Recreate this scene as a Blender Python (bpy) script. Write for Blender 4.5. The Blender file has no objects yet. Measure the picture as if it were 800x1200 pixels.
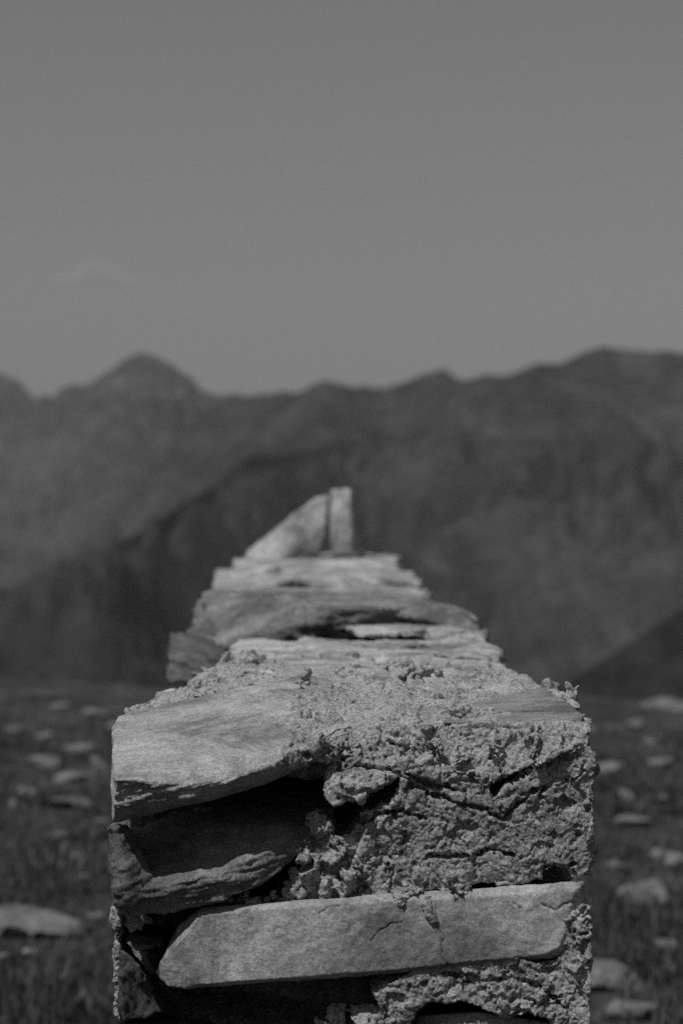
import bpy, bmesh, math, random
import numpy as np
from mathutils import Vector, Matrix

random.seed(7)
RNG = np.random.default_rng(11)
scene = bpy.context.scene
COL = scene.collection
ZC = 1.35            # camera height above the meadow
F = 85.0 / 36.0 * 1200.0
f32 = np.float32

# ------------------------------------------------------------------ helpers
def W(px, py, Y):
    """a sight line of the photograph met at distance Y"""
    return ((px - 400.0) * Y / F, Y, ZC - (py - 600.0) * Y / F)

GRAD = RNG.normal(size=(256, 3)).astype(f32)
GRAD /= np.linalg.norm(GRAD, axis=1, keepdims=True)

def _hash(ix, iy, iz, seed):
    h = (ix.astype(np.uint32) * np.uint32(374761393) + iy.astype(np.uint32) * np.uint32(668265263)
         + iz.astype(np.uint32) * np.uint32(2147483647) + np.uint32((seed * 974711) & 0xffffffff))
    h = (h ^ (h >> np.uint32(13))) * np.uint32(1274126177)
    h = (h ^ (h >> np.uint32(15))) * np.uint32(2246822519)
    return h ^ (h >> np.uint32(16))

def perlin(p, seed=0):
    p = np.asarray(p, dtype=np.float64)
    i = np.floor(p)
    fr = (p - i).astype(f32)
    i = i.astype(np.int64)
    u = fr * fr * fr * (fr * (fr * 6 - 15) + 10)
    out = np.zeros(len(p), f32)
    for dx in (0, 1):
        wx = u[:, 0] if dx else 1 - u[:, 0]
        for dy in (0, 1):
            wy = u[:, 1] if dy else 1 - u[:, 1]
            for dz in (0, 1):
                wz = u[:, 2] if dz else 1 - u[:, 2]
                g = GRAD[_hash(i[:, 0] + dx, i[:, 1] + dy, i[:, 2] + dz, seed) & np.uint32(255)]
                d = g[:, 0] * (fr[:, 0] - dx) + g[:, 1] * (fr[:, 1] - dy) + g[:, 2] * (fr[:, 2] - dz)
                out += wx * wy * wz * d
    return out * 1.6

def fbm(p, octaves=4, seed=0, gain=0.5, lac=2.03):
    a, s = 1.0, np.zeros(len(p), f32)
    q = np.asarray(p, np.float64)
    for k in range(octaves):
        s += a * perlin(q, seed + k * 17)
        q = q * lac + 3.1
        a *= gain
    return s

def ridged(p, octaves=4, seed=0, gain=0.5, lac=2.1):
    a, s = 1.0, np.zeros(len(p), f32)
    q = np.asarray(p, np.float64)
    for k in range(octaves):
        s += a * (1 - 2 * np.abs(perlin(q, seed + k * 13)))
        q = q * lac + 1.7
        a *= gain
    return s

def worley(p, seed=0):
    """distance to nearest and second nearest feature point, and a random number per cell"""
    p = np.asarray(p, np.float64)
    i = np.floor(p).astype(np.int64)
    f1 = np.full(len(p), 9.0, f32); f2 = np.full(len(p), 9.0, f32); cid = np.zeros(len(p), np.uint32)
    for dx in (-1, 0, 1):
        for dy in (-1, 0, 1):
            for dz in (-1, 0, 1):
                h = _hash(i[:, 0] + dx, i[:, 1] + dy, i[:, 2] + dz, seed)
                px = i[:, 0] + dx + (h & np.uint32(1023)) / 1023.0
                py = i[:, 1] + dy + ((h >> np.uint32(10)) & np.uint32(1023)) / 1023.0
                pz = i[:, 2] + dz + ((h >> np.uint32(20)) & np.uint32(1023)) / 1023.0
                d = np.sqrt((p[:, 0] - px) ** 2 + (p[:, 1] - py) ** 2 + (p[:, 2] - pz) ** 2).astype(f32)
                m = d < f1
                f2 = np.where(m, f1, np.minimum(f2, d))
                cid = np.where(m, h, cid)
                f1 = np.where(m, d, f1)
    return f1, f2, cid

def facets(p, seed=0, steep=.8):
    """broken planes: each cell is a flat chip with its own tilt and height"""
    p = np.asarray(p, np.float64)
    i = np.floor(p).astype(np.int64)
    f1 = np.full(len(p), 9.0, f32); f2 = np.full(len(p), 9.0, f32); val = np.zeros(len(p), f32)
    for dx in (-1, 0, 1):
        for dy in (-1, 0, 1):
            for dz in (-1, 0, 1):
                h = _hash(i[:, 0] + dx, i[:, 1] + dy, i[:, 2] + dz, seed)
                ox = p[:, 0] - (i[:, 0] + dx + (h & np.uint32(1023)) / 1023.0)
                oy = p[:, 1] - (i[:, 1] + dy + ((h >> np.uint32(10)) & np.uint32(1023)) / 1023.0)
                oz = p[:, 2] - (i[:, 2] + dz + ((h >> np.uint32(20)) & np.uint32(1023)) / 1023.0)
                d = np.sqrt(ox * ox + oy * oy + oz * oz).astype(f32)
                g = GRAD[(h >> np.uint32(7)) & np.uint32(255)]
                t = (g[:, 0] * ox + g[:, 1] * oy + g[:, 2] * oz) * steep + ((h >> np.uint32(3)) & np.uint32(127)) / 127.0 * .7 - .35
                m = d < f1
                f2 = np.where(m, f1, np.minimum(f2, d))
                val = np.where(m, t, val)
                f1 = np.where(m, d, f1)
    return val * smooth(0, .10, f2 - f1) - .25 * (1 - smooth(0, .10, f2 - f1))

def smooth(a, b, x):
    t = np.clip((x - a) / (b - a), 0, 1)
    return t * t * (3 - 2 * t)

def hull(pts):
    bm = bmesh.new()
    for p in pts:
        bm.verts.new(p)
    r = bmesh.ops.convex_hull(bm, input=bm.verts)
    junk = [e for e in r['geom_interior'] if isinstance(e, bmesh.types.BMVert)]
    if junk:
        bmesh.ops.delete(bm, geom=junk, context='VERTS')
    bmesh.ops.recalc_face_normals(bm, faces=bm.faces)
    return bm

def prism(poly, Yf, depth, back_scale=1.0):
    """outline seen from the front at distance Yf (a number, or one per corner), carried back by depth"""
    bm = bmesh.new()
    n = len(poly)
    ys = Yf if isinstance(Yf, (list, tuple)) else [Yf] * n
    fr = [bm.verts.new(W(x, y, Y)) for (x, y), Y in zip(poly, ys)]
    c = sum((v.co for v in fr), Vector()) / n
    bk = []
    for v in fr:
        d = v.co - c
        bk.append(bm.verts.new((c.x + d.x * back_scale, v.co.y + depth, c.z + d.z * back_scale)))
    bm.faces.new(fr); bm.faces.new(bk[::-1])
    for k in range(n):
        bm.faces.new((fr[(k + 1) % n], fr[k], bk[k], bk[(k + 1) % n]))
    bmesh.ops.triangulate(bm, faces=bm.faces[:])
    bmesh.ops.recalc_face_normals(bm, faces=bm.faces)
    return bm

def lump(co, r, squash=(1, 1, 1), rot=None):
    bm = bmesh.new()
    bmesh.ops.create_icosphere(bm, subdivisions=2, radius=1)
    for v in bm.verts:
        v.co *= random.uniform(0.82, 1.15)
        v.co = Vector((v.co.x * squash[0] * r, v.co.y * squash[1] * r, v.co.z * squash[2] * r))
        if rot: v.co.rotate(rot)
        v.co += Vector(co)
    return bm

def rand_rot():
    from mathutils import Euler
    return Euler((random.uniform(0, 6), random.uniform(0, 6), random.uniform(0, 6)))

def chip(co, r):
    """a small angular fragment"""
    pts = []
    e = rand_rot()
    sq = (random.uniform(.7, 1.3), random.uniform(.6, 1.1), random.uniform(.35, .9))
    for k in range(10):
        v = Vector((random.gauss(0, 1), random.gauss(0, 1), random.gauss(0, 1))).normalized()
        v = Vector((v.x * sq[0], v.y * sq[1], v.z * sq[2])) * r
        v.rotate(e)
        pts.append(v + Vector(co))
    return hull(pts)

def voxel(bms, size, cutters=()):
    """merge closed pieces into one fine even skin; returns vertex and face arrays"""
    me = bpy.data.meshes.new('tmp')
    big = bmesh.new()
    for b in bms:
        t = bpy.data.meshes.new('t'); b.to_mesh(t); b.free()
        big.from_mesh(t); bpy.data.meshes.remove(t)
    turn = Matrix.Rotation(.55, 4, 'X') @ Matrix.Rotation(.4, 4, 'Y') @ Matrix.Rotation(.65, 4, 'Z')
    bmesh.ops.transform(big, matrix=turn, verts=big.verts)
    big.to_mesh(me); big.free()
    o = bpy.data.objects.new('tmp', me); COL.objects.link(o)
    m = o.modifiers.new('r', 'REMESH'); m.mode = 'VOXEL'; m.voxel_size = size; m.adaptivity = 0
    dg = bpy.context.evaluated_depsgraph_get()
    ev = o.evaluated_get(dg)
    rm = bpy.data.meshes.new_from_object(ev)
    bpy.data.objects.remove(o); bpy.data.meshes.remove(me)
    rm.transform(turn.inverted()); rm.update()
    return rm

def get(me):
    n = len(me.vertices)
    v = np.empty(n * 3, f32); me.vertices.foreach_get('co', v)
    nn = np.empty(n * 3, f32); me.vertex_normals.foreach_get('vector', nn)
    return v.reshape(-1, 3), nn.reshape(-1, 3)

def put(me, v):
    me.vertices.foreach_set('co', np.ascontiguousarray(v, f32).ravel()); me.update()

def smooth_mesh(me, it=2):
    v, _ = get(me)
    ne = len(me.edges); e = np.empty(ne * 2, np.int32); me.edges.foreach_get('vertices', e); e = e.reshape(-1, 2)
    deg = np.bincount(e.ravel(), minlength=len(v)).astype(f32)[:, None] + 1e-6
    for _ in range(it):
        s = np.empty_like(v)
        for k in range(3):
            s[:, k] = (np.bincount(e[:, 0], v[e[:, 1], k], len(v)) + np.bincount(e[:, 1], v[e[:, 0], k], len(v)))
        v = 0.5 * v + 0.5 * s / deg
    put(me, v)

def link(name, me, mat, parent=None, label=None, flat=False):
    """one mesh object with its origin at its own middle"""
    v, _ = get(me)
    c = (v.min(0) + v.max(0)) / 2
    put(me, v - c)
    me.name = name
    me.materials.clear(); me.materials.append(mat)
    me.polygons.foreach_set('use_smooth', np.full(len(me.polygons), not flat))
    o = bpy.data.objects.new(name, me); COL.objects.link(o)
    o.location = Vector(c.tolist())
    if parent is not None:
        o.parent = parent
        o.location = Vector(c.tolist()) - parent.location
    if label: o['label'] = label
    return o

def tag(o, label=None, cat=None, group=None, kind=None):
    if label: o['label'] = label
    if cat: o['category'] = cat
    if group: o['group'] = group
    if kind: o['kind'] = kind
    return o

# ------------------------------------------------------------------ surface relief
def ledges(x, y, L, seed, lat=12):
    """every bed breaks off along its own line, so cut edges show steps"""
    li = np.floor(L)
    return perlin(np.stack([x * lat + li * 7.31, y * lat + li * 3.17, li * 5.77 + .5], 1), seed)

def relief_slate(me, bed, amp=.004, lay=90, face=.0012, seed=0, jag=.5, edgelo=.12, side=0):
    """flat along the bedding, layered and splintered where the beds are cut"""
    v, n = get(me)
    b = np.array(Vector(bed).normalized(), f32)
    t1 = np.cross(b, [0.31, .9, .2]); t1 /= np.linalg.norm(t1); t2 = np.cross(b, t1)
    h, x, y = v @ b, v @ t1, v @ t2
    warp = fbm(v * 9, 4, seed + 5) * .007
    edge = smooth(edgelo, edgelo + .35, 1 - np.abs(n @ b))
    edge = edge * (1 - side * np.abs(n[:, 0]))
    big = fbm(v * 7, 3, seed + 9)
    hw = h + warp
    hw = hw + .7 / lay * perlin(np.stack([hw * lay * .33, 0 * h, 0 * h + seed], 1), seed + 70)
    l1 = ledges(x, y, hw * lay, seed)
    l2 = ledges(x, y, (hw + .2 * warp) * lay * 2.7, seed + 2, 22)
    fine = fbm(np.stack([x * 60, y * 60, h * 260], 1), 3, seed + 40)
    d = edge * (amp * l1 + amp * jag * l2 + amp * .3 * fine + amp * .8 * big)
    flat = 1 - edge
    st = fbm(np.stack([x * 11, y * 16, h * 4], 1), 4, seed + 3)
    step = np.floor(st * 2.5) / 2.5
    d += flat * face * (.7 * fbm(v * 14, 5, seed + 21) + .5 * step + .18 * fbm(v * 120, 3, seed + 23))
    put(me, v + n * d[:, None])

def relief_rock(me, amp=.004, scale=14, fine=.0008, seed=0):
    """chipped faces"""
    v, n = get(me)
    k_ = .14 / scale
    wq = v + k_ * np.stack([perlin(v * scale * 2, seed + 1), perlin(v * scale * 2, seed + 2), perlin(v * scale * 2, seed + 3)], 1)
    d = amp * (.75 * facets(wq * scale, seed) + .8 * fbm(v * scale * .5, 3, seed + 7) + .22 * facets(wq * scale * 2.7, seed + 1))
    r = fbm(v * scale * 1.6, 5, seed + 12, gain=.55)
    d += fine * (fbm(v * scale * 6, 4, seed + 11, gain=.65) + 1.2 * np.floor(r * 3) / 3)
    put(me, v + n * d[:, None])

def grains(v, sc, seed):
    f1, f2, cid = worley(v * sc, seed)
    rnd = ((cid >> np.uint32(5)) & np.uint32(255)) / 255.0
    e = smooth(0, .22, f2 - f1)
    return e * (.35 + rnd) - .55 + .5 * (.5 - f1)

def relief_mortar(me, amp=.0055, seed=0, rough=None):
    """crumbled lime mortar: lumps, pits and grit"""
    v, n = get(me)
    r = np.ones(len(v), f32) if rough is None else rough(v, n)
    wq = v + .008 * np.stack([fbm(v * 38, 3, seed + 1), fbm(v * 38, 3, seed + 2), fbm(v * 38, 3, seed + 3)], 1)
    b1 = np.abs(perlin(wq * 30, seed)) * 2 - .5
    b2 = np.abs(perlin(wq * 75, seed + 4)) * 2 - .5
    b3 = np.abs(perlin(wq * 170, seed + 5)) * 2 - .5
    mask = smooth(-.4, .4, perlin(v * 25, seed + 8))
    peb = smooth(.02, .2, .42 - worley(wq * 60, seed + 6)[0]) * smooth(.0, .35, perlin(v * 30, seed + 10))
    pits = -smooth(.38, .7, fbm(v * 48, 4, seed + 31)) - .6 * smooth(.42, .75, fbm(v * 120, 2, seed + 37))
    fl = np.floor(2.2 * fbm(v * 34, 4, seed + 51)) / 2.2                 # broken-off steps
    fc = 1.35 * facets(wq * 25, seed + 90) + .5 * facets(wq * 58, seed + 92) * smooth(-.3, .3, perlin(v * 18, seed + 95))
    crk = -smooth(.86, .97, 1 - np.abs(perlin(wq * 21, seed + 60)) * 2.2) * smooth(-.1, .3, perlin(v * 11, seed + 61))
    swell = 1.5 * smooth(.5, .9, n[:, 2]) * fbm(v * 9, 4, seed + 66, gain=.6) + .6 * smooth(.4, .0, np.abs(n[:, 2] - .5)) * fbm(v * 14, 3, seed + 67)
    d = amp * (r * (1.0 * fc + .55 * fbm(v * 20, 4, seed + 7, gain=.5) + .25 * b1 + .2 * fl + 1.35 * pits)
               + (1 - r) * (.5 * fbm(v * 16, 4, seed + 17) + .3 * fl + .45 * pits + .15 * peb)
               + .35 * crk + swell + .15 * fbm(v * 90, 3, seed + 14, gain=.65) + .13 * fbm(v * 260, 3, seed + 15, gain=.75))
    put(me, v + n * d[:, None].astype(f32))

# ------------------------------------------------------------------ materials (the photograph is black and white, so every tone is a grey)
class NT:
    def __init__(s, name):
        s.m = bpy.data.materials.new(name); s.m.use_nodes = True
        s.t = s.m.node_tree; s.t.nodes.clear()
        s.out = s.t.nodes.new('ShaderNodeOutputMaterial')
    def n(s, kind, **kw):
        nd = s.t.nodes.new('ShaderNode' + kind)
        for k, val in kw.items():
            if k.startswith('i_'):
                nd.inputs[k[2:].replace('_', ' ')].default_value = val
            else:
                setattr(nd, k, val)
        return nd
    def l(s, a, b): s.t.links.new(a, b)
    def pos(s, scale=(1, 1, 1), rot=(0, 0, 0)):
        g = s.n('NewGeometry'); mp = s.n('Mapping')
        mp.inputs['Scale'].default_value = scale; mp.inputs['Rotation'].default_value = rot
        s.l(g.outputs['Position'], mp.inputs['Vector'])
        return mp.outputs[0]
    def noise(s, vec, scale, detail=6, rough=.55, dist=0):
        nd = s.n('TexNoise'); nd.inputs['Scale'].default_value = scale; nd.inputs['Detail'].default_value = detail
        nd.inputs['Roughness'].default_value = rough; nd.inputs['Distortion'].default_value = dist
        s.l(vec, nd.inputs['Vector']); return nd.outputs[0]
    def ramp(s, fac, stops):
        nd = s.n('ValToRGB'); e = nd.color_ramp.elements
        while len(e) > 1: e.remove(e[-1])
        for k, (p, c) in enumerate(stops):
            el = e[0] if k == 0 else e.new(p)
            el.position = p; el.color = (c, c, c, 1)
        s.l(fac, nd.inputs[0]); return nd.outputs[0]
    def math(s, op, a, b):
        nd = s.n('Math', operation=op)
        for k, x in enumerate((a, b)):
            if isinstance(x, (int, float)): nd.inputs[k].default_value = x
            else: s.l(x, nd.inputs[k])
        return nd.outputs[0]
    def mix(s, fac, a, b):
        nd = s.n('Mix'); nd.data_type = 'FLOAT'
        for k, x in ((0, fac), (2, a), (3, b)):
            if isinstance(x, (int, float)): nd.inputs[k].default_value = x
            else: s.l(x, nd.inputs[k])
        return nd.outputs[0]
    def finish(s, col, rough=.85, bumps=(), spec=.25, k=.95):
        col = s.math('MINIMUM', s.math('MULTIPLY', col, k), .85)
        b = s.n('BsdfPrincipled'); b.inputs['Roughness'].default_value = rough
        b.inputs['Specular IOR Level'].default_value = spec
        s.l(col, b.inputs['Base Color'])
        prev = None
        for h, dist, st in bumps:
            bp = s.n('Bump'); bp.inputs['Distance'].default_value = dist; bp.inputs['Strength'].default_value = st
            s.l(h, bp.inputs['Height'])
            if prev is not None: s.l(prev, bp.inputs['Normal'])
            prev = bp.outputs[0]
        if prev is not None: s.l(prev, b.inputs['Normal'])
        s.l(b.outputs[0], s.out.inputs[0])
        return s.m

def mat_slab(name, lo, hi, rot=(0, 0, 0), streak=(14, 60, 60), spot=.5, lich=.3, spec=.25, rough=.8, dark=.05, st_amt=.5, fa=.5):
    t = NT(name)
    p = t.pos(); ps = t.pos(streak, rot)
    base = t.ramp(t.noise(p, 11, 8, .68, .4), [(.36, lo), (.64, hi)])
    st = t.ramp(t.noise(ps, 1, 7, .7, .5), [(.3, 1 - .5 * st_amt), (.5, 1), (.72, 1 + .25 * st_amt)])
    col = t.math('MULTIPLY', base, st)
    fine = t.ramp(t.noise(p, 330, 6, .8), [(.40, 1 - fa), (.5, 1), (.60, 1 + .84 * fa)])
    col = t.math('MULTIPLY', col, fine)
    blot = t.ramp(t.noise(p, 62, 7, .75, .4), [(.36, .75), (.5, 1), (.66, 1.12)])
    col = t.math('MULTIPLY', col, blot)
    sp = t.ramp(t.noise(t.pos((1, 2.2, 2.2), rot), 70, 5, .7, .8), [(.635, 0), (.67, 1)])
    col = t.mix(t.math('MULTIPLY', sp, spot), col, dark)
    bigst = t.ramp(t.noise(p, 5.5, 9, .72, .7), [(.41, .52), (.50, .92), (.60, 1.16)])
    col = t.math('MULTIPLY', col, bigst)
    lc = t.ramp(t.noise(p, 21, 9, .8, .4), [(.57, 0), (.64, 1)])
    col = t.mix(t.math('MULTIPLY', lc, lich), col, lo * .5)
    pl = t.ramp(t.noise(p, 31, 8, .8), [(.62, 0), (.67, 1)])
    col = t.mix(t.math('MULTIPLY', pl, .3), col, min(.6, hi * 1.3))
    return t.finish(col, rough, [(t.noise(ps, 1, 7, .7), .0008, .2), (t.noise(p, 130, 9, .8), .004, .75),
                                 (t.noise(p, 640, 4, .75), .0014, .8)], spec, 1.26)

def mat_mortar(name, lo=.16, hi=.34, stain=.5):
    t = NT(name)
    p = t.pos()
    col = t.ramp(t.noise(p, 15, 8, .7), [(.36, lo), (.5, (lo + hi) / 2), (.64, hi)])
    sp = t.ramp(t.noise(p, 360, 7, .82), [(.39, .30), (.46, .82), (.53, 1.15), (.61, 1.8)])
    col = t.math('MULTIPLY', col, sp)
    vo = t.n('TexVoronoi'); vo.inputs['Scale'].default_value = 230; t.l(p, vo.inputs['Vector'])
    gr = t.n('SeparateColor'); t.l(vo.outputs['Color'], gr.inputs[0])
    peb = t.ramp(gr.outputs[0], [(.0, .5), (.22, .9), (.8, 1.05), (.97, 1.6)])
    col = t.math('MULTIPLY', col, peb)
    ds = t.ramp(t.noise(p, 38, 10, .85, .5), [(.55, 0), (.62, 1)])
    col = t.mix(t.math('MULTIPLY', ds, stain), col, .055)
    wl = t.ramp(t.noise(p, 58, 9, .82, .3), [(.60, 0), (.66, 1)])
    col = t.mix(t.math('MULTIPLY', wl, .6), col, hi * 1.15)
    vd = t.n('TexVoronoi'); vd.inputs['Scale'].default_value = 330; t.l(p, vd.inputs['Vector'])
    return t.finish(col, .95, [(t.noise(p, 110, 10, .85), .009, .9), (vd.outputs['Distance'], .003, .6), (t.noise(p, 520, 5, .8), .0035, .9)], .12, 1.55)

def mat_plain(name, lo, hi, scale, detail=8, rough=.9, bump=0, bscale=10, extra=None):
    t = NT(name)
    p = t.pos()
    col = t.ramp(t.noise(p, scale, detail, .65), [(.32, lo), (.68, hi)])
    if extra:
        s2, l2, h2 = extra
        col = t.math('MULTIPLY', col, t.ramp(t.noise(p, s2, 6, .7), [(.35, l2), (.65, h2)]))
    return t.finish(col, rough, [(t.noise(p, bscale, 8, .7), bump, .7)] if bump else [], .15)

M_SLAB = mat_slab('slab_pale', .33, .42, rot=(0, .2, .5), spot=.7, lich=.75, st_amt=.25, fa=.4)
M_FACE = mat_slab('slab_face', .28, .40, rot=(0, .1, 0), streak=(9, 20, 24), spot=.6, lich=.8, fa=.3)
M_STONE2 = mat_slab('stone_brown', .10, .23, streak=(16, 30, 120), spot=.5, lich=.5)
M_GREY = mat_slab('stone_mid', .15, .27, streak=(10, 16, 22), spot=.6, lich=.65)
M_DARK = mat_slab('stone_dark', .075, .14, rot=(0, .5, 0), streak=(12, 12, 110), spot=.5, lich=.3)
M_SLATE = mat_slab('slate_pale', .27, .52, streak=(14, 26, 90), spot=.8, lich=.75)
M_LOOSE = mat_slab('slate_upright', .32, .46, rot=(0, .6, 0), streak=(18, 30, 30), spot=.8, lich=.55)
M_MORTAR = mat_mortar('lime_mortar', .34, .62, .85)
M_MORTAR2 = mat_mortar('grey_render', .27, .48, .75)
M_FLAT = mat_slab('slate_smooth', .20, .30, rot=(0, 0, .3), streak=(10, 30, 40), spot=.6, lich=.4)
M_CORE = mat_mortar('core_masonry', .10, .22, .6)
M_ROCK = mat_plain('meadow_rock', .14, .30, 7, bump=.02, bscale=16, extra=(40, .6, 1.2))

# ------------------------------------------------------------------ the wall
wall = bpy.data.objects.new('stone_wall', None); COL.objects.link(wall)
wall.location = (0.0, 5.0, 0.0)
tag(wall, 'old mortared wall of rough slabs running away towards the mountains', 'wall', kind='thing')

def part_slate(name, bms, mat, bed, vs=.0024, label=None, sm=1, **kw):
    me = voxel(bms, vs)
    if sm: smooth_mesh(me, sm)
    relief_slate(me, bed, **kw)
    return link(name, me, mat, wall, label)

def crack(me, lines, w=.0009, depth=.0022):
    v, n = get(me)
    px = v[:, 0] / v[:, 1] * F + 400; py = 600 - (v[:, 2] - ZC) / v[:, 1] * F
    jx = 3.5 * fbm(v * 90, 2, 7); jy = 3.5 * fbm(v * 90, 2, 8)
    px, py = px + jx, py + jy
    best = np.full(len(v), 99.0)
    for ln in lines:
        for (x0, y0), (x1, y1) in zip(ln, ln[1:]):
            t = np.clip(((px - x0) * (x1 - x0) + (py - y0) * (y1 - y0)) / ((x1 - x0) ** 2 + (y1 - y0) ** 2), 0, 1)
            best = np.minimum(best, np.hypot(px - x0 - t * (x1 - x0), py - y0 - t * (y1 - y0)))
    d = -depth * np.exp(-(best * .00088 / w) ** 2) * (n[:, 1] < -.3)
    put(me, v + n * d[:, None].astype(f32))

def part_rock(name, bms, mat, vs=.0024, label=None, sm=1, cracks=None, **kw):
    me = voxel(bms, vs)
    if sm: smooth_mesh(me, sm)
    relief_rock(me, **kw)
    if cracks: crack(me, cracks)
    return link(name, me, mat, wall, label)

# --- top left corner slab
P = [W(136, 915, 2.415), W(132, 900, 2.45), W(215, 921, 2.412), W(270, 918, 2.418), W(305, 902, 2.43), W(352, 880, 2.455), W(378, 868, 2.475),
     W(134, 950, 2.428), W(180, 945, 2.43), W(133, 964, 2.475), W(250, 938, 2.475), W(310, 920, 2.48), W(378, 892, 2.50),
     W(139, 840, 2.70), W(132, 853, 2.66), W(200, 824, 2.74), W(272, 808, 2.76), W(352, 792, 2.78), W(390, 800, 2.78),
     W(136, 880, 2.74), W(385, 850, 2.80)]
part_slate('stone', [hull(P)], M_SLAB, (-.2, -.16, 1), label='smooth pale slab at the top corner, its front edge splintered',
           vs=.0015, amp=.0095, lay=70, face=.0014, seed=3, jag=.8, edgelo=.10, side=.85)

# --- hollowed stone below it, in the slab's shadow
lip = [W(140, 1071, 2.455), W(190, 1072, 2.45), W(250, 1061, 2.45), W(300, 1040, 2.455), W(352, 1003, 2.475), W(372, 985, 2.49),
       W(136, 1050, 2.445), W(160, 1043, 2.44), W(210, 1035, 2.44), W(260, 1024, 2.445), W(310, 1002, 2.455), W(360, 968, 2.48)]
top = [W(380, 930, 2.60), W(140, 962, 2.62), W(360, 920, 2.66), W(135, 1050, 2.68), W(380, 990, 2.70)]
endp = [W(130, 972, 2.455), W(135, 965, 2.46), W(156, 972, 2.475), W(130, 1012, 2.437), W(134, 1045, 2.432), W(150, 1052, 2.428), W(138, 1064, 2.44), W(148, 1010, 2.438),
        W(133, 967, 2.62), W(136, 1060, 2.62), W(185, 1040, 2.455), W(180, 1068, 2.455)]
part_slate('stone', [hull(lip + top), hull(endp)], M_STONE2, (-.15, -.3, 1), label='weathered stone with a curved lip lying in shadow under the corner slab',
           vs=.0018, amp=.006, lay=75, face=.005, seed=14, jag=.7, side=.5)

# --- long pale slab lower down
def yf(y, off=0.0): return 2.446 + (1150 - y) / 110 * .010 + off
S3 = [W(x, y, yf(y)) for x, y in ((232, 1074), (215, 1100), (236, 1154), (300, 1148), (480, 1135), (640, 1118), (655, 1110), (662, 1085), (672, 1044), (480, 1057), (300, 1066))]
S3 += [W(x, y, yf(y, o)) for x, y, o in ((180, 1141, .022), (186, 1128, .012), (198, 1104, .016), (210, 1082, .022), (236, 1062, .012), (300, 1058, .010), (480, 1050, .009), (655, 1034, .009), (684, 1033, .012),
       (685, 1056, .014), (668, 1112, .016), (658, 1122, .012), (480, 1139, .006), (222, 1159, .008), (196, 1156, .016))]
S3 += [W(x, y, 2.68) for x, y in ((215, 1085), (240, 1070), (680, 1042), (670, 1105), (230, 1140))]
part_rock('stone', [hull(S3)], M_FACE, vs=.0016, label='long pale slab with a smooth cut face low in the wall', amp=.0020, scale=9, fine=.0008, seed=21, sm=1,
          cracks=[[(435, 1102), (445, 1092), (456, 1085), (472, 1081)], [(372, 1071), (386, 1064), (406, 1061)], [(512, 1086), (520, 1100), (517, 1118), (524, 1132)], [(600, 1060), (612, 1069)], [(634, 1058), (650, 1066), (672, 1056)]])

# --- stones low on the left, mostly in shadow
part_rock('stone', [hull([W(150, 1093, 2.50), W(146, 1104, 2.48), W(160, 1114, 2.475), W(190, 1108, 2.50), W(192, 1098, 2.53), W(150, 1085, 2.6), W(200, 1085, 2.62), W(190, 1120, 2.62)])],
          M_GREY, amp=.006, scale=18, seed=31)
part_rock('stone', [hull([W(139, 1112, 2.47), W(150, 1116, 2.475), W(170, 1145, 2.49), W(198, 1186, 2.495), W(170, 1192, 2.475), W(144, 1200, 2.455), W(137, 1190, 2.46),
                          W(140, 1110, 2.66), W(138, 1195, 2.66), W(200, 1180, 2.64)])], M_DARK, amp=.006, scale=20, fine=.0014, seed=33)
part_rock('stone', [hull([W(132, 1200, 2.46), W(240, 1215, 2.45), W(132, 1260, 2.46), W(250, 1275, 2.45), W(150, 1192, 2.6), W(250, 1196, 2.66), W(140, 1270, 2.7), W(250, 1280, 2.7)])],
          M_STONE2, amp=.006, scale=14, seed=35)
part_slate('stone', [hull([W(488, 1190, 2.475), W(560, 1186, 2.465), W(650, 1199, 2.47), W(485, 1230, 2.455), W(655, 1225, 2.455), W(490, 1190, 2.7), W(650, 1195, 2.7), W(480, 1240, 2.7), W(660, 1240, 2.7)])],
           M_GREY, (0.05, -.2, 1), amp=.005, lay=70, face=.002, seed=37)

# --- lower courses that carry the wall down to the meadow
rows, zlo = [], 0.0
heights = [.15, .12, .16, .13, .14]
Ymin = 2.46
for r_, h_ in enumerate(heights):
    x = -.245
    while x < .24:
        w_ = random.uniform(.13, .26)
        x1 = min(x + w_, .255)
        if .255 - x1 < .08: x1 = .255
        a = Ymin + random.uniform(0, .025)
        pts = [(xx + random.uniform(-.012, .012), yy + random.uniform(-.012, .012), zz + random.uniform(-.012, .012))
               for xx in (x + .006, x1 - .006) for yy in (a, a + .2) for zz in (zlo - .02 if r_ == 0 else zlo + .006, zlo + h_ - .006)]
        pts += [((x + x1) / 2, a - .012, zlo + h_ * .5)]
        part_rock('stone', [hull(pts)], random.choice([M_GREY, M_STONE2, M_FACE]), vs=.006, amp=.007, scale=12, seed=100 + r_ * 7 + int(x * 50))
        x = x1
    zlo += h_

# --- right hand block under the render
# --- flat stone set into the top on the right
part_slate('stone', [hull([W(520, 846, 2.54), W(600, 847, 2.53), W(678, 850, 2.52), W(538, 828, 2.66), W(556, 821, 2.7), W(640, 805, 2.80), W(648, 810, 2.79), W(684, 838, 2.56),
                           W(560, 880, 2.6), W(685, 880, 2.6), W(560, 850, 2.8), W(655, 840, 2.8)])], M_FLAT, (.02, -.03, 1),
           label='flat smooth stone bedded in the top near the right edge', vs=.002, amp=.003, lay=110, face=.0012, seed=41)

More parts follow.
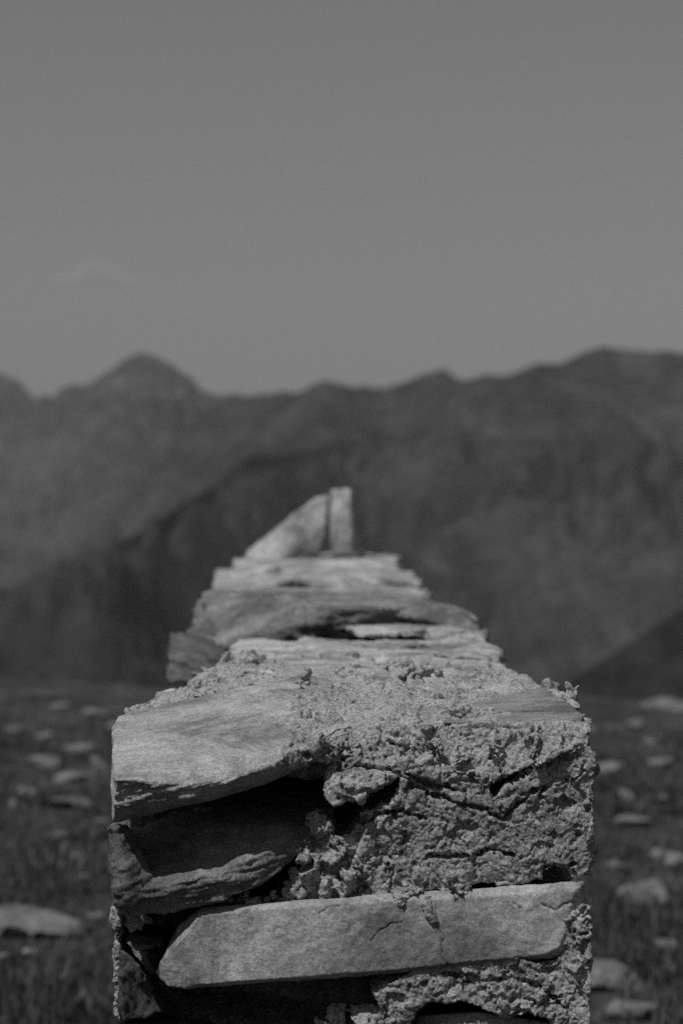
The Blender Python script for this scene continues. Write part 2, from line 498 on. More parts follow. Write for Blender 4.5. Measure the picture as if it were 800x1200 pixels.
# --- mortar: front lumps, render on the right, rubble on the top
poly_right = [(476, 905), (500, 898), (560, 905), (575, 938), (600, 925), (640, 900), (664, 880), (688, 868), (697, 893), (694, 915), (688, 932), (695, 958), (687, 985), (695, 1003), (690, 1022), (686, 1026), (676, 1030),
              (672, 1020), (650, 1015), (634, 1020), (634, 1030), (560, 1040), (480, 1048), (440, 1050), (420, 1000), (430, 965), (455, 945), (470, 930)]
poly_mid = [(345, 990), (372, 955), (388, 962), (392, 982), (402, 985), (420, 965), (450, 952), (480, 950), (500, 1000), (500, 1052), (440, 1055), (350, 1058), (320, 1058), (336, 1050), (356, 1040), (352, 1015)]
poly_up = [(352, 868), (400, 850), (480, 848), (560, 850), (640, 852), (690, 856), (692, 866), (660, 878), (640, 888), (604, 905), (568, 922), (560, 930), (545, 925), (500, 915), (478, 918),
           (470, 905), (440, 895), (425, 905), (395, 905), (383, 920), (378, 893)]
poly_low = [(437, 1164), (455, 1152), (478, 1140), (500, 1122), (520, 1113), (560, 1112), (600, 1119), (628, 1127), (650, 1123), (657, 1112), (660, 1085), (672, 1072), (684, 1058), (691, 1063),
            (693, 1120), (692, 1240), (652, 1240), (650, 1200), (640, 1192), (618, 1186), (604, 1194), (592, 1197), (578, 1186), (560, 1181), (540, 1173), (520, 1176), (500, 1174), (486, 1192), (476, 1215), (450, 1215), (446, 1185)]
pieces = [prism(poly_right, [2.464 + (.010 if y > 1000 else 0) for x, y in poly_right], .2), prism(poly_mid, 2.488, .2), prism(poly_up, [2.492 if y < 870 else 2.474 for x, y in poly_up], .2), prism(poly_low, 2.452, .2)]
# flakes and lumps on the face
pieces.append(hull([W(378, 886, 2.474), W(379, 934, 2.466), W(391, 945, 2.456), W(424, 934, 2.456), W(456, 917, 2.464), W(474, 900, 2.474), W(455, 880, 2.478), W(410, 890, 2.462), W(395, 915, 2.456), W(386, 920, 2.57), W(460, 900, 2.57), W(400, 880, 2.57)]))
pieces.append(hull([W(420, 952, 2.47), W(460, 940, 2.475), W(478, 946, 2.48), W(424, 958, 2.475), W(430, 950, 2.56), W(470, 948, 2.56)]))
pieces.append(hull([W(582, 945, 2.462), W(606, 928, 2.464), W(604, 938, 2.462), W(590, 952, 2.461), W(590, 945, 2.5), W(604, 930, 2.5)]))
pieces.append(hull([W(625, 900, 2.452), W(690, 865, 2.47), W(688, 874, 2.462), W(640, 890, 2.45), W(630, 902, 2.46), W(680, 865, 2.6), W(650, 880, 2.6)]))
def cluster(x, y, Y, r):
    """a broken clod: angular bits of several sizes"""
    pieces.append(chip(W(x, y, Y + .004), r * 1.2))
    for k in range(2):
        a = random.uniform(0, 6.28); q = r * random.uniform(.5, .95)
        pieces.append(chip(W(x + math.cos(a) * q / .00088, y + math.sin(a) * q / .00088, Y + random.uniform(0, .8) * r), r * random.uniform(.35, .75)))
for (x, y, Y, r) in [(360, 1000, 2.472, .021), (352, 1034, 2.472, .016), (372, 1032, 2.466, .018), (392, 1010, 2.47, .018), (410, 1030, 2.466, .017), (405, 985, 2.473, .015), (430, 1000, 2.470, .018),
                     (430, 972, 2.478, .015), (450, 1030, 2.468, .015), (372, 970, 2.482, .018), (335, 1048, 2.475, .012), (455, 985, 2.474, .016), (470, 1036, 2.466, .012),
                     (385, 1042, 2.464, .014), (405, 1046, 2.464, .011), (300, 1056, 2.478, .011), (268, 1060, 2.480, .010), (322, 1052, 2.478, .010), (284, 1053, 2.486, .012), (250, 1064, 2.484, .008),
                     (396, 1190, 2.48, .018), (425, 1190, 2.475, .019), (380, 1200, 2.48, .014), (452, 1200, 2.47, .016), (410, 1215, 2.48, .03),
                     (456, 1158, 2.455, .011), (474, 1166, 2.455, .014), (462, 1182, 2.46, .014), (590, 1174, 2.452, .013), (545, 1150, 2.455, .012), (640, 1160, 2.450, .012), (672, 1130, 2.45, .012),
                     (400, 888, 2.478, .015), (452, 898, 2.474, .015), (470, 885, 2.476, .014), (500, 890, 2.474, .014), (540, 895, 2.474, .014), (440, 880, 2.482, .012), (580, 880, 2.474, .014),
                     (560, 915, 2.470, .011), (520, 908, 2.472, .011), (620, 872, 2.476, .012), (664, 866, 2.478, .011), (690, 892, 2.482, .010), (692, 905, 2.488, .010), (684, 950, 2.480, .012), (682, 925, 2.488, .014), (685, 975, 2.488, .012), (684, 998, 2.48, .012), (676, 1120, 2.455, .011), (674, 1160, 2.455, .012), (688, 1016, 2.472, .012), (672, 1029, 2.455, .006),
                     (372, 874, 2.460, .010), (385, 882, 2.46, .012), (157, 1079, 2.478, .010), (395, 885, 2.468, .014), (415, 880, 2.468, .013),
                     (676, 1090, 2.452, .012), (684, 1070, 2.456, .010), (668, 1078, 2.452, .007)]:
    cluster(x, y, Y + (.008 if 920 < y < 1070 else 0), r)
# thin crust lapping onto the right end of the corner slab
pieces.append(hull([W(352, 800, 2.70), W(346, 824, 2.60), W(350, 845, 2.53), W(344, 862, 2.475), W(332, 882, 2.441), W(338, 897, 2.441), W(380, 894, 2.47), W(394, 866, 2.49), W(398, 810, 2.72),
                    W(352, 820, 2.76), W(352, 896, 2.49), W(390, 896, 2.52), W(395, 830, 2.76)]))
# jagged stub standing on the right edge, and ragged crust behind the corner slab
pieces.append(hull([W(640, 832, 2.72), W(646, 817, 2.72), W(656, 813, 2.72), W(662, 817, 2.72), W(680, 832, 2.70), W(644, 820, 2.76), W(676, 822, 2.74), W(660, 836, 2.68)]))
pieces.append(hull([W(658, 822, 2.72), W(664, 808, 2.72), W(670, 803, 2.725), W(675, 808, 2.725), W(677, 826, 2.715), W(668, 806, 2.745), W(660, 826, 2.75), W(676, 826, 2.75)]))
pieces.append(hull([W(150, 838, 2.76), W(158, 826, 2.80), W(200, 812, 2.86), W(240, 800, 2.93), W(270, 790, 3.0), W(300, 800, 2.86), W(220, 822, 2.78), W(160, 850, 2.78), W(290, 830, 2.9)]))
# drips of mortar over the long slab
pieces.append(hull([W(454, 1040, 2.462), W(488, 1038, 2.462), W(462, 1060, 2.449), W(470, 1066, 2.449), W(480, 1060, 2.449), W(470, 1056, 2.47)]))
pieces.append(hull([W(482, 1040, 2.462), W(497, 1038, 2.462), W(506, 1083, 2.450), W(514, 1082, 2.450), W(503, 1062, 2.449), W(510, 1066, 2.466), W(495, 1056, 2.47)]))
pieces.append(hull([W(530, 1038, 2.464), W(556, 1036, 2.464), W(538, 1055, 2.452), W(546, 1050, 2.452), W(542, 1046, 2.47)]))
# edge rim down the left side
pieces.append(prism([(132, 1068), (140, 1070), (140, 1110), (146, 1140), (142, 1196), (136, 1190), (132, 1110)], 2.475, .12))
# body of the top: bed of mortar from the front edge back to the next course
pieces.append(hull([W(350, 868, 2.50), W(690, 858, 2.50), W(352, 806, 2.72), W(648, 812, 2.80), W(270, 794, 3.0), W(265, 788, 3.1), W(596, 788, 3.12), W(598, 789, 3.15), W(604, 796, 3.1),
                    W(350, 910, 2.52), W(692, 890, 2.52), W(268, 806, 3.2), W(590, 800, 3.2), (-.2, 2.8, ZC - .29), (.235, 2.6, ZC - .29), (.23, 3.3, ZC - .28), (-.2, 3.3, ZC - .28)]))
# rubble along the top
def top_z(Y): return ZC - (.230 - (Y - 2.5) * .020)
for k in range(70):
    Y = random.uniform(2.50, 3.5)
    xa, xb = (-.02, .23) if Y < 2.8 else (-.20, .20)
    x = random.uniform(xa, xb)
    if .10 < x and 2.50 < Y < 2.80: continue
    r = random.choice([.006, .009, .014, .020, .026])
    pieces.append(chip((x, Y, top_z(Y) - r * random.uniform(.5, .85)), r))
for k in range(46):                                   # thin flakes bedded in the mortar
    Y = random.uniform(2.54, 3.5); Y = min(Y, 3.2); x = random.uniform(-.03 if Y < 2.8 else -.13, .1 if Y < 2.8 else .14)
    z = top_z(Y) + random.uniform(-.006, .004); a_ = random.uniform(-.5, .5); L_ = random.uniform(.025, .075); w_ = L_ * random.uniform(.4, .8)
    q_ = [(x + L_ * c_ * math.cos(a_) - w_ * s_ * math.sin(a_) + random.uniform(-.006, .006), Y + L_ * c_ * math.sin(a_) + w_ * s_ * math.cos(a_) + random.uniform(-.006, .006), z + .14 * L_ * c_ + .2 * w_ * s_ + o_)
          for c_, s_ in ((-1, -.6), (-.4, -1), (.7, -.8), (1, .2), (.3, 1), (-.8, .7)) for o_ in (-.005, .004)]
    pieces.append(hull(q_))
for (x, y, Y, r) in [(684, 842, 2.6, .010), (644, 808, 2.80, .010),
                     (548, 838, 2.56, .012), (532, 838, 2.56, .012), (360, 800, 2.74, .012), (356, 825, 2.66, .010), (352, 845, 2.6, .010), (358, 858, 2.56, .012), (372, 862, 2.52, .013), (388, 868, 2.5, .014),
                     (478, 796, 2.95, .016), (500, 792, 2.95, .014), (470, 789, 3.0, .014)]:
    cluster(x, y, Y, r)
me = voxel(pieces, .0014)
smooth_mesh(me, 1)
def rough_field(v, n):
    """how crumbled the mortar is: rubbly in the middle of the face, trowelled on the right, weathered flat on top"""
    x, z = v[:, 0], v[:, 2] - ZC
    wob = .02 * perlin(v * 28, 77)
    r = np.full(len(v), .95, f32)
    trow = smooth(.05, .085, x + wob) * smooth(-.285, -.305, z + wob * .6) * smooth(-.385, -.365, z + wob * .5)
    low = smooth(-.39, -.405, z)
    r = r * (1 - .5 * smooth(.04, .02, x) * smooth(-.30, -.32, z) * smooth(-.42, -.40, z))
    r = r * (1 - .65 * smooth(.205, .22, x) * smooth(-.26, -.245, z))
    topf = smooth(.45, .8, n[:, 2]) * smooth(-.27, -.25, z)
    r = r * (1 - (.93 - .3 * smooth(.0, .5, perlin(v * 14, 79))) * trow) * (1 - .35 * low)
    r = r * (1 - topf) + topf * (.62 + .5 * smooth(-.2, .4, perlin(v * 13, 78)))
    return r.astype(f32)
relief_mortar(me, .0058, 5, rough_field)
CR = [[(540, 944), (562, 947), (577, 956), (590, 960), (606, 942), (622, 930), (640, 922)], [(560, 928), (600, 912), (640, 897), (664, 884), (694, 868)], [(395, 902), (420, 896), (440, 900), (470, 908), (500, 917), (545, 928)],
      [(478, 920), (508, 930), (540, 944)], [(420, 962), (448, 950), (474, 952), (500, 960)], [(356, 884), (380, 872), (404, 886)], [(455, 868), (480, 880), (510, 876)], [(560, 1000), (580, 996), (600, 1002)], [(500, 1006), (528, 1002), (548, 1006)],
      [(640, 1018), (670, 1014)], [(590, 1110), (620, 1122)], [(520, 1140), (560, 1152), (600, 1146), (640, 1160), (660, 1180)], [(664, 1084), (676, 1096), (690, 1092)]]
crack(me, CR, .0016, .012)
# the rough grey render keeps its own darker mix
me.materials.append(M_MORTAR)
mort = link('mortar', me, M_MORTAR, wall, 'crumbling pale mortar over the face and top of the near end')
mort.data.materials.append(M_MORTAR2)
nf = len(mort.data.polygons)
cen = np.empty(nf * 3, f32); mort.data.polygons.foreach_get('center', cen); cen = cen.reshape(-1, 3)
wl = np.array(mort.matrix_world.translation) if False else np.array(wall.location + mort.location, f32)
cw = cen + wl
wob = .008 * fbm(cw * 40, 3, 91)
idx = ((cw[:, 0] + wob > .055) & (cw[:, 2] + wob < ZC - .285 + .18 * (cw[:, 0] - .06)) & (cw[:, 2] + wob > ZC - .372)).astype(np.int32)
idx |= ((cw[:, 2] < ZC - .37) & (cw[:, 0] < -.19)).astype(np.int32)
idx |= ((cw[:, 2] < ZC - .40) & (cw[:, 0] > .03) & (wob + cw[:, 0] < .235)).astype(np.int32)
mort.data.polygons.foreach_set('material_index', idx)

# --- core of the wall: coursed rubble seen down its long sides
core = [hull([(xx, Y, z) for (Y, xl, xr, zt) in ((2.62, -.215, .24, ZC - .32), (4.3, -.235, .225, ZC - .25), (8.2, -.29, .17, ZC - .20)) for xx in (xl, xr) for z in (-.25, zt)])]
me = voxel(core, .013)
v, n = get(me)
q = v * np.array([4.2, 4.2, 9.5], f32); q[:, 2] += .25 * perlin(v * 3, 8)
f1, f2, cid = worley(q, 12)
rn = ((cid >> np.uint32(4)) & np.uint32(255)) / 255.0
d = .028 * smooth(.03, .22, f2 - f1) + .022 * rn - .022 + .006 * fbm(v * np.array([14, 14, 40], f32), 3, 4)
put(me, v + n * (d * (1 - .7 * smooth(.3, .8, n[:, 2])))[:, None].astype(f32))
link('rubble_core', me, M_CORE, wall)

# --- the courses that step up behind the near end
def slab(ptsP, mat, bed=(0, 0, 1), label=None, vs=.004, **kw):
    return part_slate('stone', [hull(ptsP)], mat, bed, vs=vs, label=label, **kw)

# thin flaking slates just behind the near end (left to right, front to back)
def flake(x0, x1, y0, y1, Y0, Y1, th, mat=M_SLATE, seed=0, bed=(0, 0, 1), vs=.003, amp=.006, lay=130, wild=.25):
    z0 = ZC - (y0 - 600) * Y0 / F; z1 = ZC - (y1 - 600) * Y1 / F
    pts = []
    rr = random.Random(seed)
    for (Y, z) in ((Y0, z0), ((Y0 + Y1) / 2, (z0 + z1) / 2), (Y1, z1)):
        xa, xb = (x0 - 400) * Y0 / F, (x1 - 400) * Y0 / F
        k = .9 if Y == Y0 else 1.0
        mid = (xa + xb) / 2
        for t in (-1, -.55, 0, .55, 1):
            xx = mid + t * (xb - xa) / 2 * k
            pts.append((xx, Y + rr.uniform(-.03, .03), z + rr.uniform(-.003, .003) - wild * th * rr.random() * (2 if abs(t) == 1 else 1)))
            pts.append((xx + rr.uniform(-.012, .012), Y + rr.uniform(-.03, .03), z - th))
    return slab(pts, mat, bed, vs=vs, sm=0, amp=amp, lay=lay, face=.004, seed=seed)
flake(500, 592, 797, 782, 2.98, 3.22, .020, seed=52)
flake(545, 640, 806, 795, 2.82, 3.02, .018, seed=53)
flake(330, 500, 792, 776, 3.02, 3.3, .018, seed=54)
flake(285, 420, 774, 759, 3.4, 3.75, .025, seed=55)
flake(395, 520, 768, 757, 3.45, 3.85, .022, seed=56)
flake(480, 590, 768, 755, 3.45, 3.8, .03, seed=57)
flake(420, 540, 754, 745, 3.75, 4.15, .03, seed=58)
flake(300, 400, 778, 766, 3.25, 3.5, .02, seed=59)
flake(440, 580, 778, 766, 3.2, 3.5, .02, seed=60)
fr = random.Random(5)
for k in range(34):
    y = fr.uniform(757, 799) - 8 * fr.random(); Yk = 3.05 + (792 - y) / 50 * 1.05 + fr.uniform(-.05, .05)
    xl = 262 + (792 - y) * .2; xr = 600 - (792 - y) * .75
    xc = fr.uniform(xl + 20, xr - 30); wd = fr.uniform(30, 95)
    up = fr.choice([0, 3, 6, 10])
    flake(max(xl, xc - wd / 2), min(xr, xc + wd / 2), y - up, y - up - fr.uniform(3, 9), Yk, Yk + fr.uniform(.10, .28), fr.uniform(.016, .028), seed=300 + k, amp=.009, lay=120, wild=.7, mat=fr.choice([M_SLATE, M_SLATE, M_LOOSE]), bed=(fr.uniform(-.15, .15), fr.uniform(-.1, .1), 1))
for x0, x1, y0, y1, Ya, Yb, th, sd in ((146, 212, 832, 824, 2.765, 2.86, .011, 381), (176, 250, 818, 808, 2.84, 2.97, .014, 382), (232, 300, 806, 796, 2.92, 3.08, .012, 383)):
    flake(x0, x1, y0, y1, Ya, Yb, th, seed=sd, mat=M_SLATE, vs=.002, bed=(-.2, -.15, 1), amp=.005)
for k in range(16):
    y = fr.uniform(792, 826); Yk = 2.72 + (826 - y) / 34 * .36
    xl, xr = (400, 530) if y > 806 else (330, 590)
    xc = fr.uniform(xl, xr); wd = fr.uniform(30, 80)
    flake(xc - wd / 2, xc + wd / 2, y - 9, y - fr.uniform(13, 18), Yk, Yk + fr.uniform(.05, .14), fr.uniform(.016, .024), seed=400 + k, mat=fr.choice([M_SLATE, M_SLATE, M_LOOSE, M_GREY]), bed=(fr.uniform(-.25, .25), fr.uniform(-.2, .1), 1), vs=.002, amp=.005)
# crumbling right shoulder
fr = random.Random(9)
for k in range(26):
    t_ = k / 25
    y = 788 - 66 * t_ + fr.uniform(-4, 4); Yk = 3.15 + t_ * 1.2
    xr = 596 - 46 * t_ ** 1.2 + fr.uniform(-9, 4)
    wd = fr.uniform(28, 70)
    flake(xr - wd, xr, y, y - fr.uniform(2, 8), Yk, Yk + fr.uniform(.08, .2), fr.uniform(.010, .024), seed=340 + k, mat=fr.choice([M_SLATE, M_SLATE, M_LOOSE, M_GREY]), bed=(fr.uniform(-.3, .2), fr.uniform(-.1, .1), 1))

# dark bedded stone jutting from the left side
slab([W(203, 744, 3.78), W(214, 741, 3.8), W(235, 752, 3.72), W(268, 768, 3.66), W(197, 772, 3.72), W(196, 800, 3.7), W(262, 800, 3.64), W(200, 742, 4.0), W(250, 750, 4.05), W(200, 790, 4.0), W(260, 790, 4.0)],
     M_DARK, (.45, 0, 1), 'dark finely bedded stone jutting from the left side', amp=.005, lay=75, face=.003, seed=63, vs=.003)
# pale crumbling mass beside it
lm = [hull([W(214, 806, 3.02), W(222, 800, 3.1), W(246, 788, 3.2), W(268, 774, 3.35), W(290, 768, 3.5), W(214, 830, 3.02), W(330, 772, 3.5), W(330, 790, 3.1), W(300, 800, 2.98), W(250, 812, 2.95), W(240, 830, 2.98), W(320, 800, 3.4)])]
for (x, y, Y, r) in [(245, 792, 3.2, .018), (262, 782, 3.3, .02), (285, 776, 3.4, .02), (225, 803, 3.05, .014), (268, 795, 3.1, .02), (300, 784, 3.2, .022), (238, 806, 3.0, .014), (288, 797, 3.02, .016), (318, 782, 3.2, .018)]:
    lm.append(chip(W(x, y, Y), r * 1.2))
me = voxel(lm, .0022); relief_mortar(me, .0055, 64)
link('mortar', me, M_MORTAR, wall)

# big grey stone of the step
slab([W(226, 744, 4.22), W(222, 738, 4.3), W(240, 706, 4.30), W(251, 694, 4.38), W(285, 697, 4.3), W(330, 700, 4.22), W(345, 709, 4.14), W(400, 714, 4.14), W(440, 714, 4.16), W(496, 709, 4.22), W(470, 738, 4.2),
      W(420, 748, 4.16), W(330, 752, 4.10), W(262, 762, 4.06), W(255, 692, 4.9), W(500, 696, 4.9), W(495, 705, 4.6), W(245, 730, 4.9), W(490, 730, 4.9)], M_GREY, (0, -.05, 1),
     'big grey block with a rough face forming the step', amp=.016, lay=30, face=.008, seed=66, vs=.004, jag=.8)
slab([W(440, 716, 4.2), W(500, 706, 4.2), W(540, 718, 4.15), W(558, 732, 4.1), W(562, 740, 4.08), W(470, 742, 4.22), W(500, 704, 4.7), W(545, 715, 4.6), W(480, 735, 4.7), W(555, 735, 4.6)], M_GREY, (.3, -.1, 1),
     amp=.012, lay=40, face=.006, seed=67, vs=.004)
flake(405, 520, 737, 730, 4.02, 4.25, .012, seed=68)
# pale courses behind the step
flake(256, 440, 676, 668, 5.35, 5.9, .045, seed=70, vs=.005, amp=.022, lay=30, wild=.8)
flake(425, 503, 689, 680, 5.15, 5.6, .05, seed=71, vs=.005, amp=.022, lay=30, wild=.8)
flake(300, 492, 668, 660, 5.75, 6.4, .05, seed=72, vs=.005, amp=.022, lay=30, wild=.8)
flake(270, 474, 660, 652, 6.2, 7.0, .05, seed=73, vs=.005, amp=.022, lay=30, wild=.8)
flake(285, 470, 655, 648, 6.7, 7.6, .04, seed=74, vs=.006, amp=.014, lay=40, wild=.5)
slab([W(252, 690, 5.1), W(500, 700, 5.0), W(252, 700, 5.1), W(500, 715, 5.0), W(256, 668, 7.6), W(470, 668, 7.6), W(480, 690, 7.6), W(270, 690, 7.6)], M_SLATE, amp=.012, lay=60, seed=75, vs=.007)

# ------------------------------------------------------------------ loose stones set on the far end
def loose(name, bms, bed, label, seed, **kw):
    me = voxel(bms, .0045); smooth_mesh(me, 1)
    relief_slate(me, bed, amp=.006, lay=50, face=.004, seed=seed)
    o = link(name, me, M_LOOSE)
    return tag(o, label, 'stone')
loose('leaning_slab', [hull([W(287, 655, 6.9), W(290, 645, 6.92), W(330, 615, 6.95), W(371, 584, 7.0), W(386, 580, 7.02), W(383, 612, 6.98), W(371, 651, 6.95), W(330, 658, 6.88), W(287, 657, 7.05), W(330, 615, 7.08), W(372, 585, 7.1), W(386, 581, 7.1), W(372, 650, 7.1)])],
      (.1, -1, .3), 'three-cornered pale slab leaning against the upright stone on the wall end', 81)
loose('standing_stone', [hull([W(387, 575, 6.93), W(411, 574, 6.93), W(413, 600, 6.92), W(414, 652, 6.9), W(388, 652, 6.88), W(389, 610, 6.9), W(390, 576, 7.05), W(412, 574, 7.05), W(415, 650, 7.06), W(390, 650, 7.06)])],
      (1, .1, 0), 'narrow upright pale stone standing on the far end of the wall', 82)
for x, y, Y, r in ((424, 652, 7.15, .034), (442, 656, 7.1, .03)):
    me = voxel([chip(W(x, y, Y), r)], .005); relief_rock(me, .004, 20, seed=83)
    link('stone', me, M_GREY, wall)

# ------------------------------------------------------------------ the meadow and the slope below it
def meadow(x, y):
    p = np.stack([x, y, np.zeros_like(x)], 1)
    z = .06 * fbm(p * .45, 3, 201) + .035 * fbm(p * 1.1, 2, 203) + .02 * fbm(p * 2.2, 3, 205)
    z = z * smooth(.5, 4, np.abs(x) + np.abs(y - 5) * .35)
    r = np.hypot(x, y)
    z += -.030 * np.clip(x, -60, 60) * smooth(4, 16, np.abs(x) * 2 + y * .9)
    dd = np.clip(y - 17, 0, None)
    fall = np.where(dd < 12, .02 * dd ** 2, .02 * 144 + .48 * (dd - 12))
    p2 = p * .012
    z += -np.minimum(fall, 720) * (1 + .0 * x)
    z += smooth(40, 400, dd) * 22 * fbm(p2, 4, 210)
    back = np.clip(-y - 6, 0, None)
    z += .16 * back * smooth(0, 30, back) - .10 * np.clip(back - 800, 0, None)
    side = np.clip(np.abs(x) - 25, 0, None)
    z += -np.minimum(.02 * side ** 2 * smooth(0, 30, side), .3 * side) * smooth(-1, 1, x * 0 + .5) * .6
    return np.maximum(z, -760)

nr, na = 420, 640
rr = np.concatenate([[0.0], .25 * (12000 / .25) ** (np.arange(nr) / (nr - 1))])
# finer where the photograph looks
a0 = np.linspace(0, 1, na, endpoint=False)
ang = 2 * math.pi * a0 - math.pi
ang = ang - .85 * np.sin(ang)
A, R = np.meshgrid(ang, rr)
X, Yg = (R * np.sin(A)).ravel(), (R * np.cos(A)).ravel()
Z = meadow(X, Yg)
verts = np.stack([X, Yg, Z], 1)
ia = np.arange(na); ib = (ia + 1) % na
faces = []
for r_ in range(len(rr) - 1):
    faces.append(np.stack([r_ * na + ia, r_ * na + ib, (r_ + 1) * na + ib, (r_ + 1) * na + ia], 1))
faces = np.concatenate(faces)[:, ::-1]
def mesh_np(name, verts, faces):
    me = bpy.data.meshes.new(name)
    nv, nf, k = len(verts), len(faces), faces.shape[1]
    me.vertices.add(nv); me.vertices.foreach_set('co', np.ascontiguousarray(verts, f32).ravel())
    me.loops.add(nf * k); me.loops.foreach_set('vertex_index', np.ascontiguousarray(faces, np.int32).ravel())
    me.polygons.add(nf); me.polygons.foreach_set('loop_start', np.arange(0, nf * k, k, dtype=np.int32))
    me.update(calc_edges=True); me.validate()
    return me
t = NT('meadow_soil')
p = t.pos()
c = t.ramp(t.noise(p, .9, 8, .7), [(.35, .036), (.65, .10)])
c = t.math('MULTIPLY', c, t.ramp(t.noise(p, 14, 6, .7), [(.3, .6), (.7, 1.35)]))
st = t.ramp(t.noise(t.pos((1, .8, 1)), 3.1, 6, .65), [(.58, 0), (.66, 1)])
c = t.mix(t.math('MULTIPLY', st, .75), c, .17)
M_SOIL = t.finish(c, 1, [(t.noise(p, 6, 8, .7), .05, .8)], .1)
me = mesh_np('ground', verts, faces)
g = link('ground', me, M_SOIL); tag(g, 'dark alpine meadow falling away at its far edge', kind='structure')

# ------------------------------------------------------------------ grass
def clear_of_wall(x, y): return (np.abs(x + .01) > .30) | (y < 2.3) | (y > 8.3)
def grass_pts(n, y0, y1, spread, x0=.3):
    y = y0 * (y1 / y0) ** RNG.random(n)
    x = (RNG.random(n) * 2 - 1) * (spread * y + x0)
    cl = fbm(np.stack([x * 2.3, y * 1.7, 0 * x], 1), 3, 300)
    keep = (RNG.random(n) < np.clip(.55 + .75 * cl, .08, 1) * np.clip((16.8 - y) / 4, 0, 1)) & clear_of_wall(x, y)
    return x[keep], y[keep]
xa, ya = grass_pts(210000, 4.6, 16.5, .20, .6)
xb, yb = grass_pts(30000, 1.2, 6, .3, 2.0)
gx, gy = np.concatenate([xa, xb]), np.concatenate([ya, yb])
n = len(gx)
gz = meadow(gx, gy)
tall = np.clip(.5 + .9 * perlin(np.stack([gx * 1.6, gy * 1.6, 0 * gx], 1), 310), .15, 1.2)
hgt = (.014 + .055 * RNG.random(n) ** 2) * (.5 + .8 * tall)
stalk = RNG.random(n) < .05
hgt = np.where(stalk, hgt * 1.9, hgt)
wid = np.where(stalk, .0016, .0018 + .0022 * RNG.random(n)) * (1 + gy * .06)
az = RNG.random(n) * 2 * math.pi
lean = (.15 + .7 * RNG.random(n)) * hgt
dx, dy = np.cos(az), np.sin(az)
wx, wy = -dy * wid, dx * wid
base = np.stack([gx, gy, gz - .01], 1)
mid = base + np.stack([dx * lean * .35, dy * lean * .35, hgt * .62], 1)
tip = base + np.stack([dx * lean, dy * lean, hgt], 1)
wv = np.stack([wx, wy, 0 * wx], 1)
V = np.stack([base - wv, base + wv, mid - wv * .75, mid + wv * .75, tip - wv * .06, tip + wv * .06], 1).reshape(-1, 3)
k = np.arange(n)[:, None] * 6
Fc = np.concatenate([k + [0, 1, 3, 2], k + [2, 3, 5, 4]])
me = mesh_np('grass', V, Fc)
t = NT('grass_blades')
gi = t.n('NewGeometry')
c = t.ramp(gi.outputs['Random Per Island'], [(0, .03), (.6, .072), (.9, .13), (1, .24)])
c = t.math('MULTIPLY', c, t.ramp(t.noise(t.pos(), 1.3, 6, .65), [(.36, .45), (.64, 1.5)]))
d1 = t.n('BsdfDiffuse'); d2 = t.n('BsdfTranslucent'); mx = t.n('MixShader'); mx.inputs[0].default_value = .25
t.l(c, d1.inputs[0]); t.l(c, d2.inputs[0]); t.l(d1.outputs[0], mx.inputs[1]); t.l(d2.outputs[0], mx.inputs[2]); t.l(mx.outputs[0], t.out.inputs[0])
g = link('grass', me, t.m, flat=True); tag(g, 'short dark tufted grass covering the meadow', kind='stuff')

# ------------------------------------------------------------------ rocks in the meadow
def ground_hit(px, py):
    lo = 4.0
    for k in range(400):
        Y = lo + k * .045
        x, _, z = W(px, py, Y)
        if z <= meadow(np.array([x]), np.array([Y]))[0]: return x, Y
    return x, min(Y, 19)

def rock(px, py, wpx, hpx, label, seed, depth=1.0, flat=.0, mat=M_ROCK):
    """py is the foot of the rock, wpx its width and hpx its visible height in the photograph"""
    x, Y = ground_hit(px, py)
    z = meadow(np.array([x]), np.array([Y]))[0]
    w, h = wpx * Y / F, hpx * Y / F
    rr_ = random.Random(seed)
    pts = []
    for k in range(15):
        v = Vector((rr_.gauss(0, 1), rr_.gauss(0, 1), rr_.gauss(0, 1)))
        m = max(abs(v.x), abs(v.y), abs(v.z)) * .8 + v.length * .2
        v /= m
        zz = v.z
        s = 1 - .12 * max(0, zz)
        pts.append((x + v.x * w * .5 * s, Y + w * depth * .5 + v.y * w * depth * .5 * s, z + h * .25 + zz * h * .52 + flat * v.x * h * .3))
    me = voxel([hull(pts)], max(w / 46, .006)); smooth_mesh(me, 2)
    relief_rock(me, amp=w * .05, scale=3.6 / w, fine=w * .02, seed=seed)
    o = link('rock', me, mat)
    return tag(o, label, 'rock', 'pale rocks lying in the meadow')

rock(38, 1104, 118, 42, 'broad pale boulder in the grass left of the wall, largest on that side', 401, .8, -.5)
rock(36, 1123, 26, 11, 'small pale stone just below the broad boulder left of the wall', 402)
rock(4, 1128, 22, 11, 'small stone cut by the left edge of the photo below the broad boulder', 403)
rock(97, 1036, 20, 13, 'small rounded stone in the grass above the broad boulder', 404)
rock(86, 1007, 16, 9, 'tiny pale stone close to the left side of the wall', 405)
rock(69, 985, 38, 8, 'thin flat sliver of stone in the grass halfway up the left meadow', 406)
rock(80, 948, 56, 14, 'long low pale stone left of the wall, nearest of the long ones', 407, .6)
rock(17, 946, 14, 12, 'small stone near the left edge beside the long low pale stone', 408)
rock(82, 920, 66, 15, 'long pale stone under the widest pale patch left of the wall', 409, .6)
rock(45, 906, 56, 20, 'pale stone with ragged outline left of the widest pale patch', 410, .7)
rock(112, 908, 52, 24, 'wide pale rock half hidden behind the left side of the wall', 411, .7)
rock(93, 884, 44, 13, 'flat pale rock above the widest pale patch on the left', 412, .8)
rock(16, 860, 24, 12, 'pale stone near the left edge close to the crest of the meadow', 413)
rock(110, 843, 36, 13, 'low grey rock near the crest left of the wall', 414)
rock(132, 856, 18, 13, 'pale stone peeping out at the upper left corner of the wall', 415)
